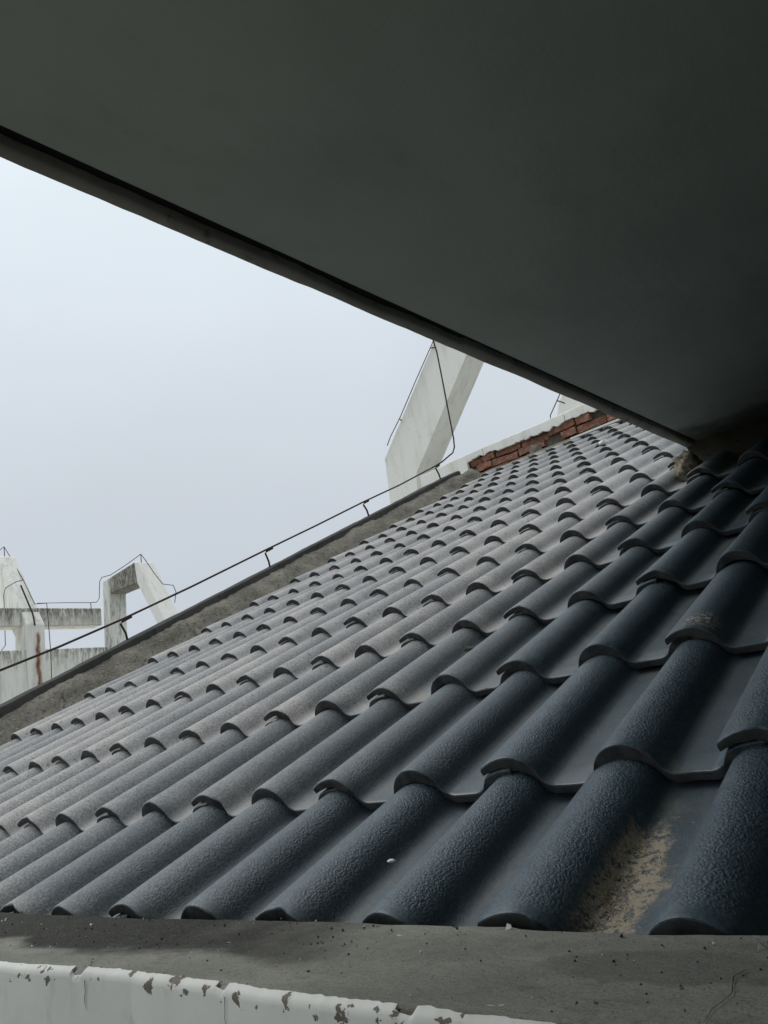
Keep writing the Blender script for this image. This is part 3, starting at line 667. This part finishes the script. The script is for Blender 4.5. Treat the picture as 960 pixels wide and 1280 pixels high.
wire('thin wire running up the slanting head of the rust streaked frame', [Vector(at_y(*z1(*q), Y1 + 0.2)) for q in [(-40, 165), (-10, 150), (15, 130), (45, 180), (90, 260), (130, 345), (175, 342), (182, 420), (190, 520), (195, 660)]], WR, [(Vector(at_y(*z1(15, 130), Y1 + 0.2)), Vector(at_y(*z1(18, 172), Y1 + 0.2)))])
wire('thin wire stepping from the linking beam up onto the stained top beam', [Vector(at_y(*z1(*q), Y2 - 0.02)) for q in [(140, 342), (250, 340), (340, 340), (362, 338), (372, 325), (374, 260), (382, 245), (415, 236), (470, 200), (528, 158), (545, 180), (575, 225), (610, 270), (650, 275), (660, 300), (655, 340)]], WR, [(Vector(at_y(*z1(340, 340), Y2 - 0.02)), Vector(at_y(*z1(342, 362), Y2 - 0.02))), (Vector(at_y(*z1(528, 158), Y2 - 0.02)), Vector(at_y(*z1(530, 190), Y2 - 0.02)))])
wire('dark strap fixed to the slanting head of the rust streaked frame', [Vector(at_y(*z1(*q), Y1 + 0.10)) for q in [(78, 275), (122, 380), (127, 400), (131, 425)]], 0.011)
wire('thin wire hanging down beside the rust streaked frame', [Vector(at_y(*z1(*q), Y1 - 0.02)) for q in [(85, 255), (60, 262), (20, 285), (14, 310), (18, 420), (20, 500), (5, 520)]], WR)

# ------------------------------------------------------------------ loose bits on the tiles
def debris(name, px, py, r, n, mat, label, seed, flat=(1, 1, .5)):
    bm = bmesh.new(); lump(bm, at_roof(px, py, n), r, seed, 2, flat); tag(from_bm(name, bm, mat, None, 50), label, 'debris')
debris('mortar_crumb', 587, 811, 0.011, -0.012, M['mortar'], 'small pale mortar crumb lodged between two tile rolls', 2)
debris('paint_flake', 489, 1076, 0.0045, -0.030, M['paint'], 'tiny white paint flake in a tile trough', 4, (1.2, .8, .4))
debris('plaster_fragment', 754, 553, 0.024, 0.0, M['paint'], 'bright white plaster fragment on a tile nose near the brick parapet', 6, (1.3, .8, .5))

# pale crack across the cracked tile: follows its own section
def tile_crack(px, py):
    p = at_roof(px, py, -0.006); inv = lambda w: (w[0], w[1] * CS + w[2] * SN)
    u, v = inv(p); row = int(v // EXPO); y = v - row * EXPO
    best = min((o for o in rf.children if o.name.startswith('tile')), key=lambda o: (o.matrix_world.translation - roof(u - 0.10, row * EXPO)).length)
    bm = bmesh.new(); a, b_ = [], []
    loc = best.matrix_world.inverted() @ Vector(p)
    for x, z, th in PROF:
        if x < loc.x - 0.06 or x > loc.x + 0.075: continue
        yy = loc.y + 0.010 * mnoise.noise(Vector((x * 30, 2, 2))) + 0.25 * (x - loc.x)
        sh = -yy * LIFT / EXPO; w = 0.0022
        a.append(bm.verts.new((x, yy - w, z + sh + 0.0006))); b_.append(bm.verts.new((x, yy + w, z + sh + 0.0006)))
    for i in range(len(a) - 1): bm.faces.new((a[i], a[i + 1], b_[i + 1], b_[i]))
    me = bpy.data.meshes.new('crack'); bm.to_mesh(me); bm.free(); link('crack', me, M['pale_mortar'], best)
bpy.context.view_layer.update()
tile_crack(796, 628)

# grit on the sill and sand in the trough: loose grains, real geometry
def grains(name, spots, mat, label, cat):
    bm = bmesh.new()
    for (p, r, k) in spots:
        R = Matrix.Rotation(k * 7.3, 3, Vector((math.sin(k), math.cos(k * 1.7), 0.6)).normalized())
        vs = [bm.verts.new(Vector(p) + R @ (Vector(q) * r)) for q in ((1, 0, -.5), (-.6, .8, -.5), (-.5, -.9, -.4), (.1, .1, .8), (.6, .6, .2))]
        for f in ((0, 1, 2), (0, 4, 3), (4, 1, 3), (1, 2, 3), (2, 0, 3), (0, 1, 4)): bm.faces.new([vs[i] for i in f])
    o = from_bm(name, bm, mat); o['kind'] = 'stuff'; o['label'] = label; o['category'] = cat; return o
rg = random.Random(21)
sp = []
for i in range(900):
    x = rg.uniform(-1.3, 0.35); s_ = rg.random() ** (0.5 if rg.random() < .6 else 1.5); y = edge_near(x) + 0.006 + (edge_far(x) - edge_near(x) - 0.01) * s_
    z = SILL_Z + 0.0022 * mnoise.noise(Vector((x * 6, y * 14, 0))) + 0.0009 * mnoise.noise(Vector((x * 30, y * 40, 4)))
    sp.append(((x, y, z), 0.0004 + 0.0016 * rg.random() ** 5, rg.uniform(0, 6)))
grains('grit', sp, M['seam'], 'fine dark grit scattered on the concrete parapet top', 'grit')
sp = []
for i in range(60):
    x = rg.uniform(-1.3, 0.3); y = edge_near(x) + 0.01 + (edge_far(x) - edge_near(x) - 0.014) * rg.random() ** 0.6
    z = SILL_Z + 0.0022 * mnoise.noise(Vector((x * 6, y * 14, 0))) + 0.0009 * mnoise.noise(Vector((x * 30, y * 40, 4)))
    sp.append(((x, y, z), 0.0008 + 0.003 * rg.random() ** 4, rg.uniform(0, 6)))
grains('paint_chips', sp, M['paint'], 'small white paint chips scattered on the concrete parapet top', 'paint chips')
def prof_z(x):
    for (a, za, _), (b_, zb_, _) in zip(PROF, PROF[1:]):
        if a <= x <= b_ and b_ > a: return za + (zb_ - za) * (x - a) / (b_ - a)
    return -H
sp = []
sc_ = at_roof(772, 1104, -0.042); sv = sc_[1] * CS + sc_[2] * SN
for i in range(2600):
    x = sc_[0] + rg.gauss(0, 0.017); v = sv + rg.gauss(0, 0.036)
    if v < 0.070: continue
    if mnoise.noise(Vector((x * 45, v * 30, 3))) + 0.5 * mnoise.noise(Vector((x * 110, v * 90, 3))) < -0.12: continue
    if prof_z(x + 0.15) > -0.030: continue
    n = prof_z(x + 0.15) + 0.001 - (v - 0.064) * (LIFT / EXPO + 0.0087)
    sp.append((roof(x, v, n + 0.0003), 0.0004 + 0.0010 * rg.random() ** 3, rg.uniform(0, 6)))
grains('sand_deposit', sp, M['pale_mortar'], 'tan sandy deposit in the tile trough just behind the parapet', 'sand')
